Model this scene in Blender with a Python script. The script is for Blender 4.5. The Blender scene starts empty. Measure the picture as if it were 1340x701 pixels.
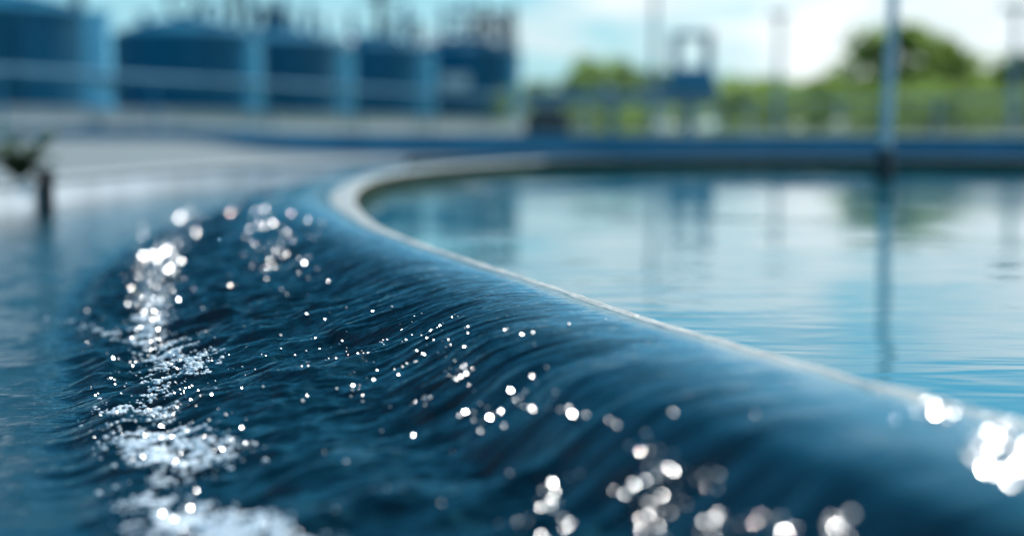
import bpy, math, random
import numpy as np
from mathutils import Vector

random.seed(7)
rng = np.random.default_rng(11)
R = math.radians
S = bpy.context.scene
C = S.collection

# ------------------------------------------------------------------ camera
FPX, CX, CY, HOR = 1861.1, 670.0, 350.5, 166.0      # photo is 1340 x 701, 50 mm lens
CAMZ = 0.25
PITCH = math.atan((CY - HOR) / FPX)
cp, sp = math.cos(PITCH), math.sin(PITCH)

def ray(u, v):
    a, b = (u - CX) / FPX, (CY - v) / FPX
    return (a, cp + b * sp, -sp + b * cp)

def on_plane(u, v, z):
    d = ray(u, v)
    t = (z - CAMZ) / d[2]
    return (d[0] * t, d[1] * t)

def at_dist(u, v, y):
    d = ray(u, v)
    t = y / d[1]
    return (d[0] * t, y, CAMZ + d[2] * t)

def project(P):
    x, y, z = P[:, 0], P[:, 1], P[:, 2] - CAMZ
    dep = y * cp - z * sp
    up = y * sp + z * cp
    dep = np.where(dep < 0.05, 0.05, dep)
    return CX + FPX * x / dep, CY - FPX * up / dep, dep

cam_d = bpy.data.cameras.new('camera')
cam_d.sensor_width = 36; cam_d.lens = 50
cam_d.clip_start = 0.02; cam_d.clip_end = 9000
cam_d.dof.use_dof = True
cam_d.dof.focus_distance = 2.04
cam_d.dof.aperture_fstop = 1.38
cam_d.dof.aperture_blades = 0
cam = bpy.data.objects.new('camera', cam_d)
cam.location = (0, 0, CAMZ)
cam.rotation_euler = (math.pi / 2 - PITCH, 0, 0)
C.objects.link(cam)
S.camera = cam

# ------------------------------------------------------------------ light
SUN_AZ, SUN_EL = R(42), R(46)       # azimuth from +Y towards +X
L = Vector((math.sin(SUN_AZ) * math.cos(SUN_EL), math.cos(SUN_AZ) * math.cos(SUN_EL), math.sin(SUN_EL)))
sd = bpy.data.lights.new('sun', 'SUN')
sd.energy = 4.2; sd.angle = R(0.53); sd.color = (1.0, 0.99, 0.965)
so = bpy.data.objects.new('sun', sd)
so.rotation_euler = L.to_track_quat('Z', 'Y').to_euler()
so.location = (0, 0, 30)
C.objects.link(so)

S.view_settings.view_transform = 'Standard'
S.view_settings.look = 'None'
S.view_settings.exposure = 0.22
S.view_settings.gamma = 1.0
S.cycles.use_denoising = True
S.cycles.max_bounces = 6
S.cycles.caustics_reflective = False
S.cycles.caustics_refractive = False
S.cycles.sample_clamp_indirect = 6.0

# ------------------------------------------------------------------ node helpers
class NT:
    def __init__(self, tree):
        self.t = tree; self.n = tree.nodes; self.l = tree.links
    def node(self, typ, **kw):
        x = self.n.new(typ)
        for k, v in kw.items():
            setattr(x, k, v)
        return x
    def link(self, a, b):
        self.l.new(a, b)
    def setv(self, sock, v):
        if hasattr(v, 'is_linked') or isinstance(v, bpy.types.NodeSocket):
            self.l.new(v, sock)
        else:
            sock.default_value = v
    def math(self, op, a, b=0.0, c=None, clamp=False):
        x = self.n.new('ShaderNodeMath'); x.operation = op; x.use_clamp = clamp
        self.setv(x.inputs[0], a); self.setv(x.inputs[1], b)
        if c is not None: self.setv(x.inputs[2], c)
        return x.outputs[0]
    def noise(self, vec, scale, detail=4, rough=0.55, dist=0.0):
        x = self.n.new('ShaderNodeTexNoise')
        if vec is not None: self.l.new(vec, x.inputs['Vector'])
        x.inputs['Scale'].default_value = scale
        x.inputs['Detail'].default_value = detail
        x.inputs['Roughness'].default_value = rough
        x.inputs['Distortion'].default_value = dist
        return x.outputs['Fac']
    def mapping(self, vec, scale=(1, 1, 1), rot=(0, 0, 0), loc=(0, 0, 0)):
        x = self.n.new('ShaderNodeMapping')
        self.l.new(vec, x.inputs['Vector'])
        x.inputs['Scale'].default_value = scale
        x.inputs['Rotation'].default_value = rot
        x.inputs['Location'].default_value = loc
        return x.outputs[0]
    def ramp(self, fac, stops):
        x = self.n.new('ShaderNodeValToRGB')
        self.l.new(fac, x.inputs[0])
        e = x.color_ramp.elements
        while len(e) < len(stops): e.new(0.5)
        for i, (p, c) in enumerate(stops):
            e[i].position = p
            e[i].color = (c[0], c[1], c[2], 1) if not isinstance(c, (int, float)) else (c, c, c, 1)
        return x.outputs[0]
    def mix(self, fac, a, b, blend='MIX'):
        x = self.n.new('ShaderNodeMix'); x.data_type = 'RGBA'; x.blend_type = blend
        self.setv(x.inputs[0], fac)
        for s, v in ((x.inputs[6], a), (x.inputs[7], b)):
            if isinstance(v, tuple): s.default_value = (v[0], v[1], v[2], 1)
            else: self.l.new(v, s)
        return x.outputs[2]
    def bump(self, h, dist=1.0, strength=1.0, normal=None):
        x = self.n.new('ShaderNodeBump')
        x.inputs['Strength'].default_value = strength
        x.inputs['Distance'].default_value = dist
        self.l.new(h, x.inputs['Height'])
        if normal is not None: self.l.new(normal, x.inputs['Normal'])
        return x.outputs[0]

def new_mat(name):
    m = bpy.data.materials.new(name); m.use_nodes = True
    nt = NT(m.node_tree)
    p = m.node_tree.nodes['Principled BSDF']
    return m, nt, p

def surface(name, base, var=0.25, scale=6.0, rough=0.6, bump=0.0, metallic=0.0, fine=60.0, dirt=None, spec=0.5):
    """paint / concrete / metal with mottling, streaks and grain"""
    m, nt, p = new_mat(name)
    tc = nt.node('ShaderNodeTexCoord').outputs['Object']
    n1 = nt.noise(tc, scale, 5, 0.6)
    n2 = nt.noise(tc, fine, 3, 0.6)
    dark = tuple(c * (1 - var) for c in base); lite = tuple(min(0.95, c * (1 + var)) for c in base)
    col = nt.ramp(n1, [(0.3, dark), (0.7, lite)])
    col = nt.mix(0.35, col, nt.ramp(n2, [(0.35, dark), (0.65, lite)]))
    if dirt:
        n3 = nt.noise(nt.mapping(tc, (scale * 1.2, scale * 1.2, scale * 0.12)), 1.0, 5, 0.65)
        col = nt.mix(nt.ramp(n3, [(0.48, 0.0), (0.72, 0.7)]), col, dirt)
    nt.link(col, p.inputs['Base Color'])
    p.inputs['Roughness'].default_value = rough
    p.inputs['Metallic'].default_value = metallic
    p.inputs['Specular IOR Level'].default_value = spec
    if bump:
        h = nt.math('ADD', nt.math('MULTIPLY', n2, 0.6), n1)
        nt.link(nt.bump(h, bump), p.inputs['Normal'])
    return m

# ------------------------------------------------------------------ world
w = bpy.data.worlds.new('World'); S.world = w; w.use_nodes = True
nt = NT(w.node_tree)
bg = w.node_tree.nodes['Background']
sky = nt.node('ShaderNodeTexSky', sky_type='NISHITA')
sky.sun_disc = False
sky.sun_elevation = SUN_EL; sky.sun_rotation = SUN_AZ
sky.air_density = 1.0; sky.dust_density = 0.6; sky.ozone_density = 2.0
gen = nt.node('ShaderNodeTexCoord').outputs['Generated']
sep = nt.node('ShaderNodeSeparateXYZ'); nt.link(gen, sep.inputs[0])
sunward = nt.math('ADD', nt.math('MULTIPLY', sep.outputs['X'], 0.42), 0.01)
zc = nt.math('MAXIMUM', sep.outputs['Z'], 0.0)
den = nt.math('ADD', zc, 0.10)
cmb = nt.node('ShaderNodeCombineXYZ')
nt.link(nt.math('DIVIDE', sep.outputs['X'], den), cmb.inputs[0])
nt.link(nt.math('DIVIDE', sep.outputs['Y'], den), cmb.inputs[1])
cn = nt.noise(nt.mapping(cmb.outputs[0], (1.0, 0.8, 1), loc=(3.1, 1.7, 0)), 0.9, 7, 0.56, 0.3)
lowc = nt.noise(nt.mapping(gen, (1, 1, 3.2), loc=(0.37, 0.1, 0.4)), 5.5, 5, 0.5, 0.2)
cmask = nt.ramp(cn, [(0.56, 0.0), (0.74, 0.6)])
lmask = nt.ramp(nt.math('ADD', lowc, sunward), [(0.46, 0.0), (0.60, 0.95)])
lowfade = nt.ramp(zc, [(0.0, 1.0), (0.12, 0.9), (0.22, 0.0)])
lm = nt.math('MULTIPLY', lmask, lowfade)
mask = nt.math('MAXIMUM', cmask, lm)
tint = nt.ramp(zc, [(0.0, (0.80, 1.0, 1.04)), (0.13, (0.30, 0.90, 1.04)), (0.4, (0.22, 1.14, 1.34))])
skyt = nt.mix(1.0, sky.outputs[0], tint, 'MULTIPLY')
hazef = nt.ramp(zc, [(0.0, 0.85), (0.08, 0.65), (0.18, 0.0)])
skyt = nt.mix(hazef, skyt, (3.8, 6.6, 7.6))
cloudcol = nt.ramp(nt.noise(gen, 9, 4), [(0.3, (7.4, 8.2, 8.5)), (0.7, (10.4, 10.9, 10.9))])
glow = nt.math('ADD', 0.92, nt.math('MULTIPLY', nt.math('MAXIMUM', sep.outputs['X'], 0.0), 0.5))
gc = nt.node('ShaderNodeCombineXYZ')
for q in range(3): nt.link(glow, gc.inputs[q])
cloudcol = nt.mix(1.0, cloudcol, gc.outputs[0], 'MULTIPLY')
col = nt.mix(mask, skyt, cloudcol)
nt.link(col, bg.inputs['Color'])
bg.inputs['Strength'].default_value = 0.10

# ------------------------------------------------------------------ object helpers
def tag(o, label=None, cat=None, group=None, kind=None):
    if label: o['label'] = label
    if cat: o['category'] = cat
    if group: o['group'] = group
    if kind: o['kind'] = kind
    return o

def empty(name, loc, label=None, cat=None, group=None, rz=0.0):
    o = bpy.data.objects.new(name, None)
    o.location = loc; o.rotation_euler = (0, 0, rz); o.empty_display_size = 0.2
    C.objects.link(o)
    return tag(o, label, cat, group)

class MB:
    def __init__(self): self.v = []; self.f = []; self.mi = []
    def add(self, vs, fs, m=0):
        b = len(self.v)
        self.v += [tuple(x) for x in vs]
        self.f += [tuple(i + b for i in f) for f in fs]
        self.mi += [m] * len(fs)
    def box(self, x0, y0, z0, x1, y1, z1, bev=0.0):
        if bev <= 0:
            vs = [(x, y, z) for z in (z0, z1) for y in (y0, y1) for x in (x0, x1)]
            self.add(vs, [(0, 2, 3, 1), (4, 5, 7, 6), (0, 1, 5, 4), (2, 6, 7, 3), (0, 4, 6, 2), (1, 3, 7, 5)])
        else:
            b = bev
            ring = lambda i, z: [(x0 + i + b, y0 + i, z), (x1 - i - b, y0 + i, z), (x1 - i, y0 + i + b, z), (x1 - i, y1 - i - b, z),
                                 (x1 - i - b, y1 - i, z), (x0 + i + b, y1 - i, z), (x0 + i, y1 - i - b, z), (x0 + i, y0 + i + b, z)]
            self.loft([ring(b, z0), ring(0, z0 + b), ring(0, z1 - b), ring(b, z1)], True, True)
    def loft(self, rings, cap0=False, cap1=False, closed=True):
        n = len(rings[0]); b = len(self.v)
        vs = [p for r in rings for p in r]; fs = []
        for i in range(len(rings) - 1):
            for j in range(n if closed else n - 1):
                k = (j + 1) % n
                fs.append((i * n + j, i * n + k, (i + 1) * n + k, (i + 1) * n + j))
        if cap0: fs.append(tuple(range(n - 1, -1, -1)))
        if cap1: fs.append(tuple((len(rings) - 1) * n + j for j in range(n)))
        self.add(vs, fs)
    def lathe(self, prof, c=(0, 0, 0), n=24, cap0=True, cap1=True):
        self.loft([[(c[0] + r * math.cos(2 * math.pi * j / n), c[1] + r * math.sin(2 * math.pi * j / n), c[2] + z)
                    for j in range(n)] for r, z in prof], cap0, cap1)
    def tube(self, pts, rad, n=10, cap=True):
        pts = [Vector(p) for p in pts]
        if isinstance(rad, (int, float)): rad = [rad] * len(pts)
        rings = []; prev = None
        for i, p in enumerate(pts):
            d = (pts[min(i + 1, len(pts) - 1)] - pts[max(i - 1, 0)]).normalized()
            if prev is None:
                a = Vector((0, 0, 1)) if abs(d.z) < 0.9 else Vector((1, 0, 0))
                prev = d.cross(a).normalized()
            prev = (prev - d * prev.dot(d)).normalized()
            q = d.cross(prev)
            rings.append([tuple(p + (prev * math.cos(2 * math.pi * j / n) + q * math.sin(2 * math.pi * j / n)) * rad[i]) for j in range(n)])
        self.loft(rings, cap, cap)
    def bar(self, a, b, wx, wz):
        a = Vector(a); b = Vector(b); d = (b - a).normalized()
        s = d.cross(Vector((0, 0, 1)))
        s = s.normalized() if s.length > 1e-4 else Vector((1, 0, 0))
        u = s.cross(d)
        r = lambda p: [tuple(p + s * i * wx / 2 + u * j * wz / 2) for i, j in ((-1, -1), (1, -1), (1, 1), (-1, 1))]
        self.loft([r(a), r(b)], True, True)
    def build(self, name, mats, parent=None, smooth=False):
        me = bpy.data.meshes.new(name)
        me.from_pydata(self.v, [], self.f)
        for m in (mats if isinstance(mats, (list, tuple)) else [mats]): me.materials.append(m)
        if any(self.mi): me.polygons.foreach_set('material_index', self.mi)
        me.update()
        import bmesh
        bm = bmesh.new(); bm.from_mesh(me); bmesh.ops.recalc_face_normals(bm, faces=bm.faces); bm.to_mesh(me); bm.free()
        if smooth: 
            me.shade_smooth()
            try: me.set_sharp_from_angle(angle=R(40))
            except Exception: pass
        o = bpy.data.objects.new(name, me); C.objects.link(o)
        if parent is not None: o.parent = parent
        return o

def grid_mesh(name, P, mat, uv=None, closed=False, smooth=True):
    """P: (ns, nd, 3)"""
    ns, nd = P.shape[:2]
    me = bpy.data.meshes.new(name)
    V = P.reshape(-1, 3).astype(np.float32)
    i = np.arange(ns if closed else ns - 1)[:, None]; j = np.arange(nd - 1)[None, :]
    i2 = (i + 1) % ns
    F = np.stack([i * nd + j, i2 * nd + j, i2 * nd + j + 1, i * nd + j + 1], -1).reshape(-1, 4).astype(np.int32)
    me.vertices.add(len(V)); me.vertices.foreach_set('co', V.ravel())
    me.loops.add(F.size); me.loops.foreach_set('vertex_index', F.ravel())
    me.polygons.add(len(F)); me.polygons.foreach_set('loop_start', np.arange(0, F.size, 4, dtype=np.int32))
    me.polygons.foreach_set('loop_total', np.full(len(F), 4, dtype=np.int32))
    me.update(calc_edges=True)
    if uv is not None:
        l = me.uv_layers.new(name='flow')
        l.data.foreach_set('uv', uv.reshape(-1, 2)[F.ravel()].astype(np.float32).ravel())
    me.polygons.foreach_set('use_smooth', np.full(len(F), smooth))
    me.materials.append(mat)
    me.validate()
    o = bpy.data.objects.new(name, me); C.objects.link(o)
    return o

def tris_mesh(name, V, F, mat, parent=None, smooth=False):
    me = bpy.data.meshes.new(name)
    k = F.shape[1]
    me.vertices.add(len(V)); me.vertices.foreach_set('co', V.astype(np.float32).ravel())
    me.loops.add(F.size); me.loops.foreach_set('vertex_index', F.astype(np.int32).ravel())
    me.polygons.add(len(F)); me.polygons.foreach_set('loop_start', np.arange(0, F.size, k, dtype=np.int32))
    me.polygons.foreach_set('loop_total', np.full(len(F), k, dtype=np.int32))
    me.update(calc_edges=True)
    me.polygons.foreach_set('use_smooth', np.full(len(F), smooth))
    me.materials.append(mat)
    o = bpy.data.objects.new(name, me); C.objects.link(o)
    if parent is not None: o.parent = parent
    return o

# ------------------------------------------------------------------ 2-D gradient noise
_perm = rng.permutation(4096)
_ga = rng.uniform(0, 2 * math.pi, 4096)
def pn(x, y, seed=0):
    xi = np.floor(x).astype(np.int64); yi = np.floor(y).astype(np.int64)
    xf = x - xi; yf = y - yi
    u = xf * xf * xf * (xf * (xf * 6 - 15) + 10); v = yf * yf * yf * (yf * (yf * 6 - 15) + 10)
    def g(ix, iy, dx, dy):
        h = _perm[(_perm[(ix + seed * 131) & 4095] + iy) & 4095]
        a = _ga[h]
        return np.cos(a) * dx + np.sin(a) * dy
    a = g(xi, yi, xf, yf); b = g(xi + 1, yi, xf - 1, yf)
    c = g(xi, yi + 1, xf, yf - 1); d = g(xi + 1, yi + 1, xf - 1, yf - 1)
    return ((a + u * (b - a)) + v * ((c + u * (d - c)) - (a + u * (b - a)))) * 1.5
def sstep(a, b, x):
    t = np.clip((x - a) / (b - a), 0, 1); return t * t * (3 - 2 * t)

# ------------------------------------------------------------------ the basin's inner edge (closed curve, level z = 0)
pix = [(1340, 548), (1226, 518), (1137, 495), (994, 456), (838, 411), (760, 384), (659, 352), (557, 319), (500, 296),
       (472, 274), (464, 258), (473, 243), (499, 231), (548, 222), (620, 215), (740, 209)]
ctl = [on_plane(u, v, 0.0) for u, v in pix]
tail = [(3.1, 11.3), (5.2, 9.9), (6.6, 7.4), (6.7, 4.4), (5.4, 1.6), (3.5, 0.0), (1.9, -0.25), (0.98, 0.25)]
ctl = [np.array(p) for p in ctl + tail]

def closed_spline(ctl, per=60):
    n = len(ctl); out = []
    for i in range(n):
        p0, p1, p2, p3 = ctl[i - 1], ctl[i], ctl[(i + 1) % n], ctl[(i + 2) % n]
        # centripetal Catmull-Rom
        t0 = 0; t1 = t0 + np.linalg.norm(p1 - p0) ** .5; t2 = t1 + np.linalg.norm(p2 - p1) ** .5; t3 = t2 + np.linalg.norm(p3 - p2) ** .5
        for k in range(per):
            t = t1 + (t2 - t1) * k / per
            A1 = (t1 - t) / (t1 - t0) * p0 + (t - t0) / (t1 - t0) * p1
            A2 = (t2 - t) / (t2 - t1) * p1 + (t - t1) / (t2 - t1) * p2
            A3 = (t3 - t) / (t3 - t2) * p2 + (t - t2) / (t3 - t2) * p3
            B1 = (t2 - t) / (t2 - t0) * A1 + (t - t0) / (t2 - t0) * A2
            B2 = (t3 - t) / (t3 - t1) * A2 + (t - t1) / (t3 - t1) * A3
            out.append((t2 - t) / (t2 - t1) * B1 + (t - t1) / (t2 - t1) * B2)
    return np.array(out)

raw = closed_spline(ctl)
seg = np.linalg.norm(np.roll(raw, -1, 0) - raw, axis=1)
cum = np.concatenate([[0], np.cumsum(seg)]); TOT = cum[-1]
NB = 4000
su = np.linspace(0, TOT, NB, endpoint=False)
rx = np.interp(su, cum, np.append(raw[:, 0], raw[0, 0])); ry = np.interp(su, cum, np.append(raw[:, 1], raw[0, 1]))
def gsm(a, sig):                                    # circular gaussian smoothing
    k = np.fft.rfftfreq(len(a), TOT / len(a))
    return np.fft.irfft(np.fft.rfft(a) * np.exp(-2 * (math.pi * sig * k) ** 2), len(a))
rx, ry = gsm(rx, 0.10), gsm(ry, 0.10)
def frame(sig):
    tx = np.roll(gsm(rx, sig), -1) - np.roll(gsm(rx, sig), 1); ty = np.roll(gsm(ry, sig), -1) - np.roll(gsm(ry, sig), 1)
    l = np.hypot(tx, ty); return -ty / l, tx / l
nx, ny = frame(0.25)
if ((rx.mean() - rx) * nx + (ry.mean() - ry) * ny).mean() > 0: nx, ny = -nx, -ny   # outward
def Pc(s, arr): return np.interp(np.mod(s, TOT), np.append(su, TOT), np.append(arr, arr[0]))
CW = gsm(1.72 - 0.50 * sstep(8.5, 12.0, ry) - 0.2 * sstep(2, 5, rx), 0.8)      # channel width outside the rim

RIMW = 0.095
FLOW_Z = -0.15
POOL_Z = -0.08
GROUND_Z = -0.02
# ------------------------------------------------------------------ materials
m_conc = surface('rim_concrete', (0.56, 0.50, 0.42), 0.38, 22, 0.36, 0.006, fine=260, dirt=(0.20, 0.19, 0.16))
m_algae_shade = surface('algae_and_shade', (0.020, 0.028, 0.007), 0.6, 5, 0.9, 0.004, fine=50, dirt=(0.010, 0.013, 0.006), spec=0.1)  # algae on the basin face; stands in for shade on the channel face
m_darkconc = surface('dark_concrete', (0.07, 0.075, 0.06), 0.4, 4, 0.75, 0.003, fine=40, dirt=(0.03, 0.035, 0.025))  # darker concrete for the far copings
m_white = surface('whitewashed_concrete', (0.82, 0.83, 0.83), 0.08, 2.5, 0.5, 0.002, dirt=(0.35, 0.37, 0.34))
m_pave = surface('paving_concrete', (0.235, 0.245, 0.225), 0.2, 0.8, 0.8, 0.002, fine=25, dirt=(0.17, 0.18, 0.155))
m_bluewall = surface('blue_wall_paint', (0.095, 0.31, 0.45), 0.2, 1.2, 0.65, 0.001, spec=0.2, dirt=(0.08, 0.24, 0.36))
m_grey = surface('weathered_concrete', (0.46, 0.46, 0.44), 0.15, 0.9, 0.8, 0.004, fine=14, dirt=(0.42, 0.42, 0.40))
m_tank = surface('tank_blue', (0.006, 0.15, 0.27), 0.2, 0.35, 0.55, spec=0.2, dirt=(0.01, 0.06, 0.11))
m_tankroof = surface('tank_roof_blue', (0.010, 0.15, 0.24), 0.2, 0.5, 0.6, spec=0.2)
m_pale = surface('pale_blue_paint', (0.19, 0.58, 0.76), 0.12, 0.8, 0.5, spec=0.3, dirt=(0.14, 0.42, 0.56))
m_pipe = surface('pipeline_paint', (0.012, 0.135, 0.22), 0.12, 0.8, 0.55, spec=0.25)
m_darkpipe = surface('dark_pipe_paint', (0.012, 0.055, 0.085), 0.3, 2, 0.4)
m_midpipe = surface('mid_blue_paint', (0.03, 0.18, 0.30), 0.25, 2, 0.5, spec=0.25)
m_galv = surface('galvanised_steel', (0.46, 0.51, 0.54), 0.15, 5, 0.45, metallic=0.2)
m_dark = surface('dark_rubber', (0.018, 0.022, 0.022), 0.3, 6, 0.6)
m_bridge = surface('bridge_blue_grey', (0.10, 0.22, 0.29), 0.2, 0.9, 0.5)
m_house = surface('housing_blue', (0.04, 0.20, 0.29), 0.2, 1.0, 0.45)
m_lightpanel = surface('white_panel', (0.90, 0.87, 0.85), 0.04, 2, 0.4)
m_bark = surface('bark', (0.09, 0.065, 0.045), 0.4, 3, 0.9)
m_stem = surface('green_stem', (0.07, 0.10, 0.04), 0.3, 20, 0.7)

def leaf_mat(name, c):
    m, nt, p = new_mat(name)
    tc = nt.node('ShaderNodeTexCoord').outputs['Object']
    col = nt.ramp(nt.noise(tc, 0.9, 3), [(0.3, tuple(x * 0.6 for x in c)), (0.7, tuple(x * 1.45 for x in c))])
    nt.link(col, p.inputs['Base Color']); p.inputs['Roughness'].default_value = 0.55
    tr = nt.node('ShaderNodeBsdfTranslucent')
    nt.link(nt.mix(1.0, col, (1.8, 1.8, 1.1), 'MULTIPLY'), tr.inputs[0])
    mx = nt.node('ShaderNodeMixShader'); mx.inputs[0].default_value = 0.68
    nt.link(p.outputs[0], mx.inputs[1]); nt.link(tr.outputs[0], mx.inputs[2])
    nt.link(mx.outputs[0], m.node_tree.nodes['Material Output'].inputs[0])
    return m
m_leafs = [leaf_mat('leaves_fresh', (0.17, 0.23, 0.085)), leaf_mat('leaves_mid', (0.13, 0.20, 0.075)), leaf_mat('leaves_dark', (0.05, 0.10, 0.04))]

# grass
m_grass, nt, p = new_mat('grass_ground')
tc = nt.node('ShaderNodeTexCoord').outputs['Object']
nt.link(nt.ramp(nt.noise(tc, 0.2, 6, 0.65), [(0.3, (0.05, 0.085, 0.02)), (0.7, (0.10, 0.13, 0.035))]), p.inputs['Base Color'])
p.inputs['Roughness'].default_value = 0.9
nt.link(nt.bump(nt.noise(tc, 12, 4), 0.05), p.inputs['Normal'])

# flowing water
m_flow, nt, p = new_mat('flowing_water')
uvn = nt.node('ShaderNodeUVMap'); uvn.uv_map = 'flow'
uv = uvn.outputs[0]
sepu = nt.node('ShaderNodeSeparateXYZ'); nt.link(uv, sepu.inputs[0])
streak = nt.noise(nt.mapping(uv, (1.0, 0.22, 1)), 120, 4, 0.6, 0.6)
fine = nt.noise(nt.mapping(uv, (1.0, 0.35, 1)), 330, 3, 0.6, 0.4)
chop = nt.noise(nt.mapping(uv, (1, 1, 1)), 34, 4, 0.6, 0.2)
dd = sepu.outputs['Y']
wrough = nt.math('MULTIPLY', nt.ramp(dd, [(0.02, 0.10), (0.12, 1.0)]), nt.ramp(dd, [(0.5, 1.0), (0.75, 0.25)]))
h = nt.math('ADD', nt.math('MULTIPLY', streak, 0.0032), nt.math('MULTIPLY', fine, 0.0018))
h = nt.math('MULTIPLY', h, wrough)
sepo = nt.node('ShaderNodeSeparateXYZ'); nt.link(nt.node('ShaderNodeTexCoord').outputs['Object'], sepo.inputs[0])
h = nt.math('MULTIPLY', h, nt.ramp(nt.math('MULTIPLY', sepo.outputs['Y'], 0.1), [(0.12, 0.2), (0.20, 1.0), (0.34, 1.0), (0.55, 0.35)]))   # the stretch with the smoothest film
h = nt.math('ADD', h, nt.math('MULTIPLY', chop, nt.math('MULTIPLY', nt.ramp(nt.math('MULTIPLY', dd, 0.5), [(0.22, 0.0), (0.33, 1.0), (0.5, 0.85), (0.8, 0.6)]), 0.0045)))
nt.link(nt.bump(h, 1.0), p.inputs['Normal'])
deep = nt.ramp(nt.noise(nt.mapping(uv, (1, 0.5, 1)), 7, 3), [(0.3, (0.0006, 0.0075, 0.012)), (0.7, (0.002, 0.022, 0.033))])
film = nt.ramp(nt.math('ADD', dd, nt.math('MULTIPLY', nt.math('SUBTRACT', streak, 0.5), 0.06)), [(0.0, 0.85), (0.075, 0.60), (0.125, 0.12), (0.17, 0.0)])
nt.link(nt.mix(film, deep, (0.12, 0.25, 0.31)), p.inputs['Base Color'])     # the pale lip shows through where the sheet is thin
p.inputs['Roughness'].default_value = 0.035
p.inputs['IOR'].default_value = 1.35
p.inputs['Specular IOR Level'].default_value = 0.8

# still basin water
m_pool, nt, p = new_mat('still_water')
tc = nt.node('ShaderNodeTexCoord').outputs['Object']
r1 = nt.noise(nt.mapping(tc, (0.35, 1.0, 1), rot=(0, 0, R(12))), 6.5, 2, 0.45, 0.6)
r2 = nt.noise(nt.mapping(tc, (0.30, 1.0, 1), rot=(0, 0, R(-8))), 26.0, 2, 0.5, 0.3)
amt = nt.ramp(nt.noise(tc, 0.55, 2), [(0.40, 0.12), (0.66, 1.1)])
h = nt.math('MULTIPLY', nt.math('ADD', nt.math('MULTIPLY', r1, 0.0060), nt.math('MULTIPLY', r2, 0.0006)), amt)
nt.link(nt.bump(h, 1.0), p.inputs['Normal'])
nt.link(nt.ramp(nt.noise(tc, 0.5, 3), [(0.3, (0.016, 0.14, 0.18)), (0.7, (0.028, 0.175, 0.215))]), p.inputs['Base Color'])
p.inputs['Roughness'].default_value = 0.03
p.inputs['IOR'].default_value = 1.36

# foam, added glint drops
m_foam, nt, p = new_mat('foam_bubbles')
p.inputs['Base Color'].default_value = (0.93, 0.93, 0.91, 1)
p.inputs['Roughness'].default_value = 0.16
p.inputs['Specular IOR Level'].default_value = 0.9
p.inputs['Subsurface Weight'].default_value = 0.0
m_glint, nt, p = new_mat('glint_drop_water')
p.inputs['Base Color'].default_value = (0.01, 0.06, 0.10, 1)
p.inputs['Roughness'].default_value = 0.15
p.inputs['Specular IOR Level'].default_value = 1.0
p.inputs['IOR'].default_value = 1.5

# ------------------------------------------------------------------ basin wall (rim) and still water
sr = np.linspace(0, TOT, 6000, endpoint=False)
X, Y, NX, NY = Pc(sr, rx), Pc(sr, ry), Pc(sr, nx), Pc(sr, ny)
def sweep(prof, sr=sr):
    """prof: list of (offset, z) -> (ns, nd, 3)"""
    X, Y, NX, NY = Pc(sr, rx), Pc(sr, ry), Pc(sr, nx), Pc(sr, ny)
    o = np.array([q[0] for q in prof]); z = np.array([q[1] for q in prof])
    P = np.zeros((len(sr), len(prof), 3))
    P[:, :, 0] = X[:, None] + NX[:, None] * o; P[:, :, 1] = Y[:, None] + NY[:, None] * o; P[:, :, 2] = z
    return P
rim = empty('basin_wall', (float(rx.mean()), float(ry.mean()), -0.6), 'curved concrete weir wall of the round basin, wet gritty top with water sliding over it', 'weir wall')
def child(o, parent):
    o.parent = parent; o.matrix_parent_inverse.identity()
    pl = parent.location
    me = o.data
    co = np.empty(len(me.vertices) * 3, np.float32); me.vertices.foreach_get('co', co)
    co = co.reshape(-1, 3) - np.array(pl, np.float32)
    me.vertices.foreach_set('co', co.ravel()); me.update()
    return o
Pr = sweep([(-0.0005, -0.012), (0.0, -0.006), (0.003, -0.001), (0.008, 0.0), (0.02, 0.0), (0.03, 0), (0.05, 0), (0.07, 0), (RIMW - .008, 0.0), (RIMW - .002, -0.003), (RIMW, -0.012), (RIMW + .002, -0.30)])
jit = pn(sr[:, None] / 0.012, Pr[:, :, 2] * 0 + np.arange(Pr.shape[1])[None, :] * 0.9, 3) * 0.0014
jit2 = pn(sr[:, None] / 0.09, np.zeros((1, Pr.shape[1])), 5) * 0.0025
Pr[:, :8, 2] += (jit + jit2)[:, :8]
joint = np.abs(np.mod(sr + 0.2, 0.62) - 0.31) < 0.005
Pr[joint, 1:8, 2] -= 0.006
Pr[:, :4, 0] += (jit * 1.5)[:, :4] * NX[:, None]; Pr[:, :4, 1] += (jit * 1.5)[:, :4] * NY[:, None]
dark_rim = (Pr[:, 3, 1] > 9.0) & (Pr[:, 3, 0] > 0.25) | (Pr[:, 3, 0] > 2.4)  # stretch of the rim that gets the darker concrete
k0 = int(np.argmax(dark_rim & ~np.roll(dark_rim, 1))); Pr = np.roll(Pr, -k0, 0); ns_ = int(np.argmin(np.roll(dark_rim, -k0)))
child(grid_mesh('dark_coping', Pr[:ns_ + 1], m_darkconc), rim)['label'] = 'dark far stretch of the coping'
child(grid_mesh('coping', np.concatenate([Pr[ns_:], Pr[:1]]), m_conc), rim)
child(grid_mesh('inner_face', sweep([(0.0, -0.007), (0.001, -0.02), (0.002, -0.6)]), m_algae_shade, closed=True), rim)['label'] = 'dark green algae covered inner face'

mb = MB()
ip = sweep([(0.001, POOL_Z)])[::4, 0]
cx, cy = float(ip[:, 0].mean()), float(ip[:, 1].mean())
n = len(ip)
mb.add([(cx, cy, POOL_Z)] + [tuple(q) for q in ip], [(0, 1 + i, 1 + (i + 1) % n) for i in range(n)])
pool = mb.build('water', m_pool); tag(pool, 'still pale blue water inside the round basin', 'water', kind='structure')

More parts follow.
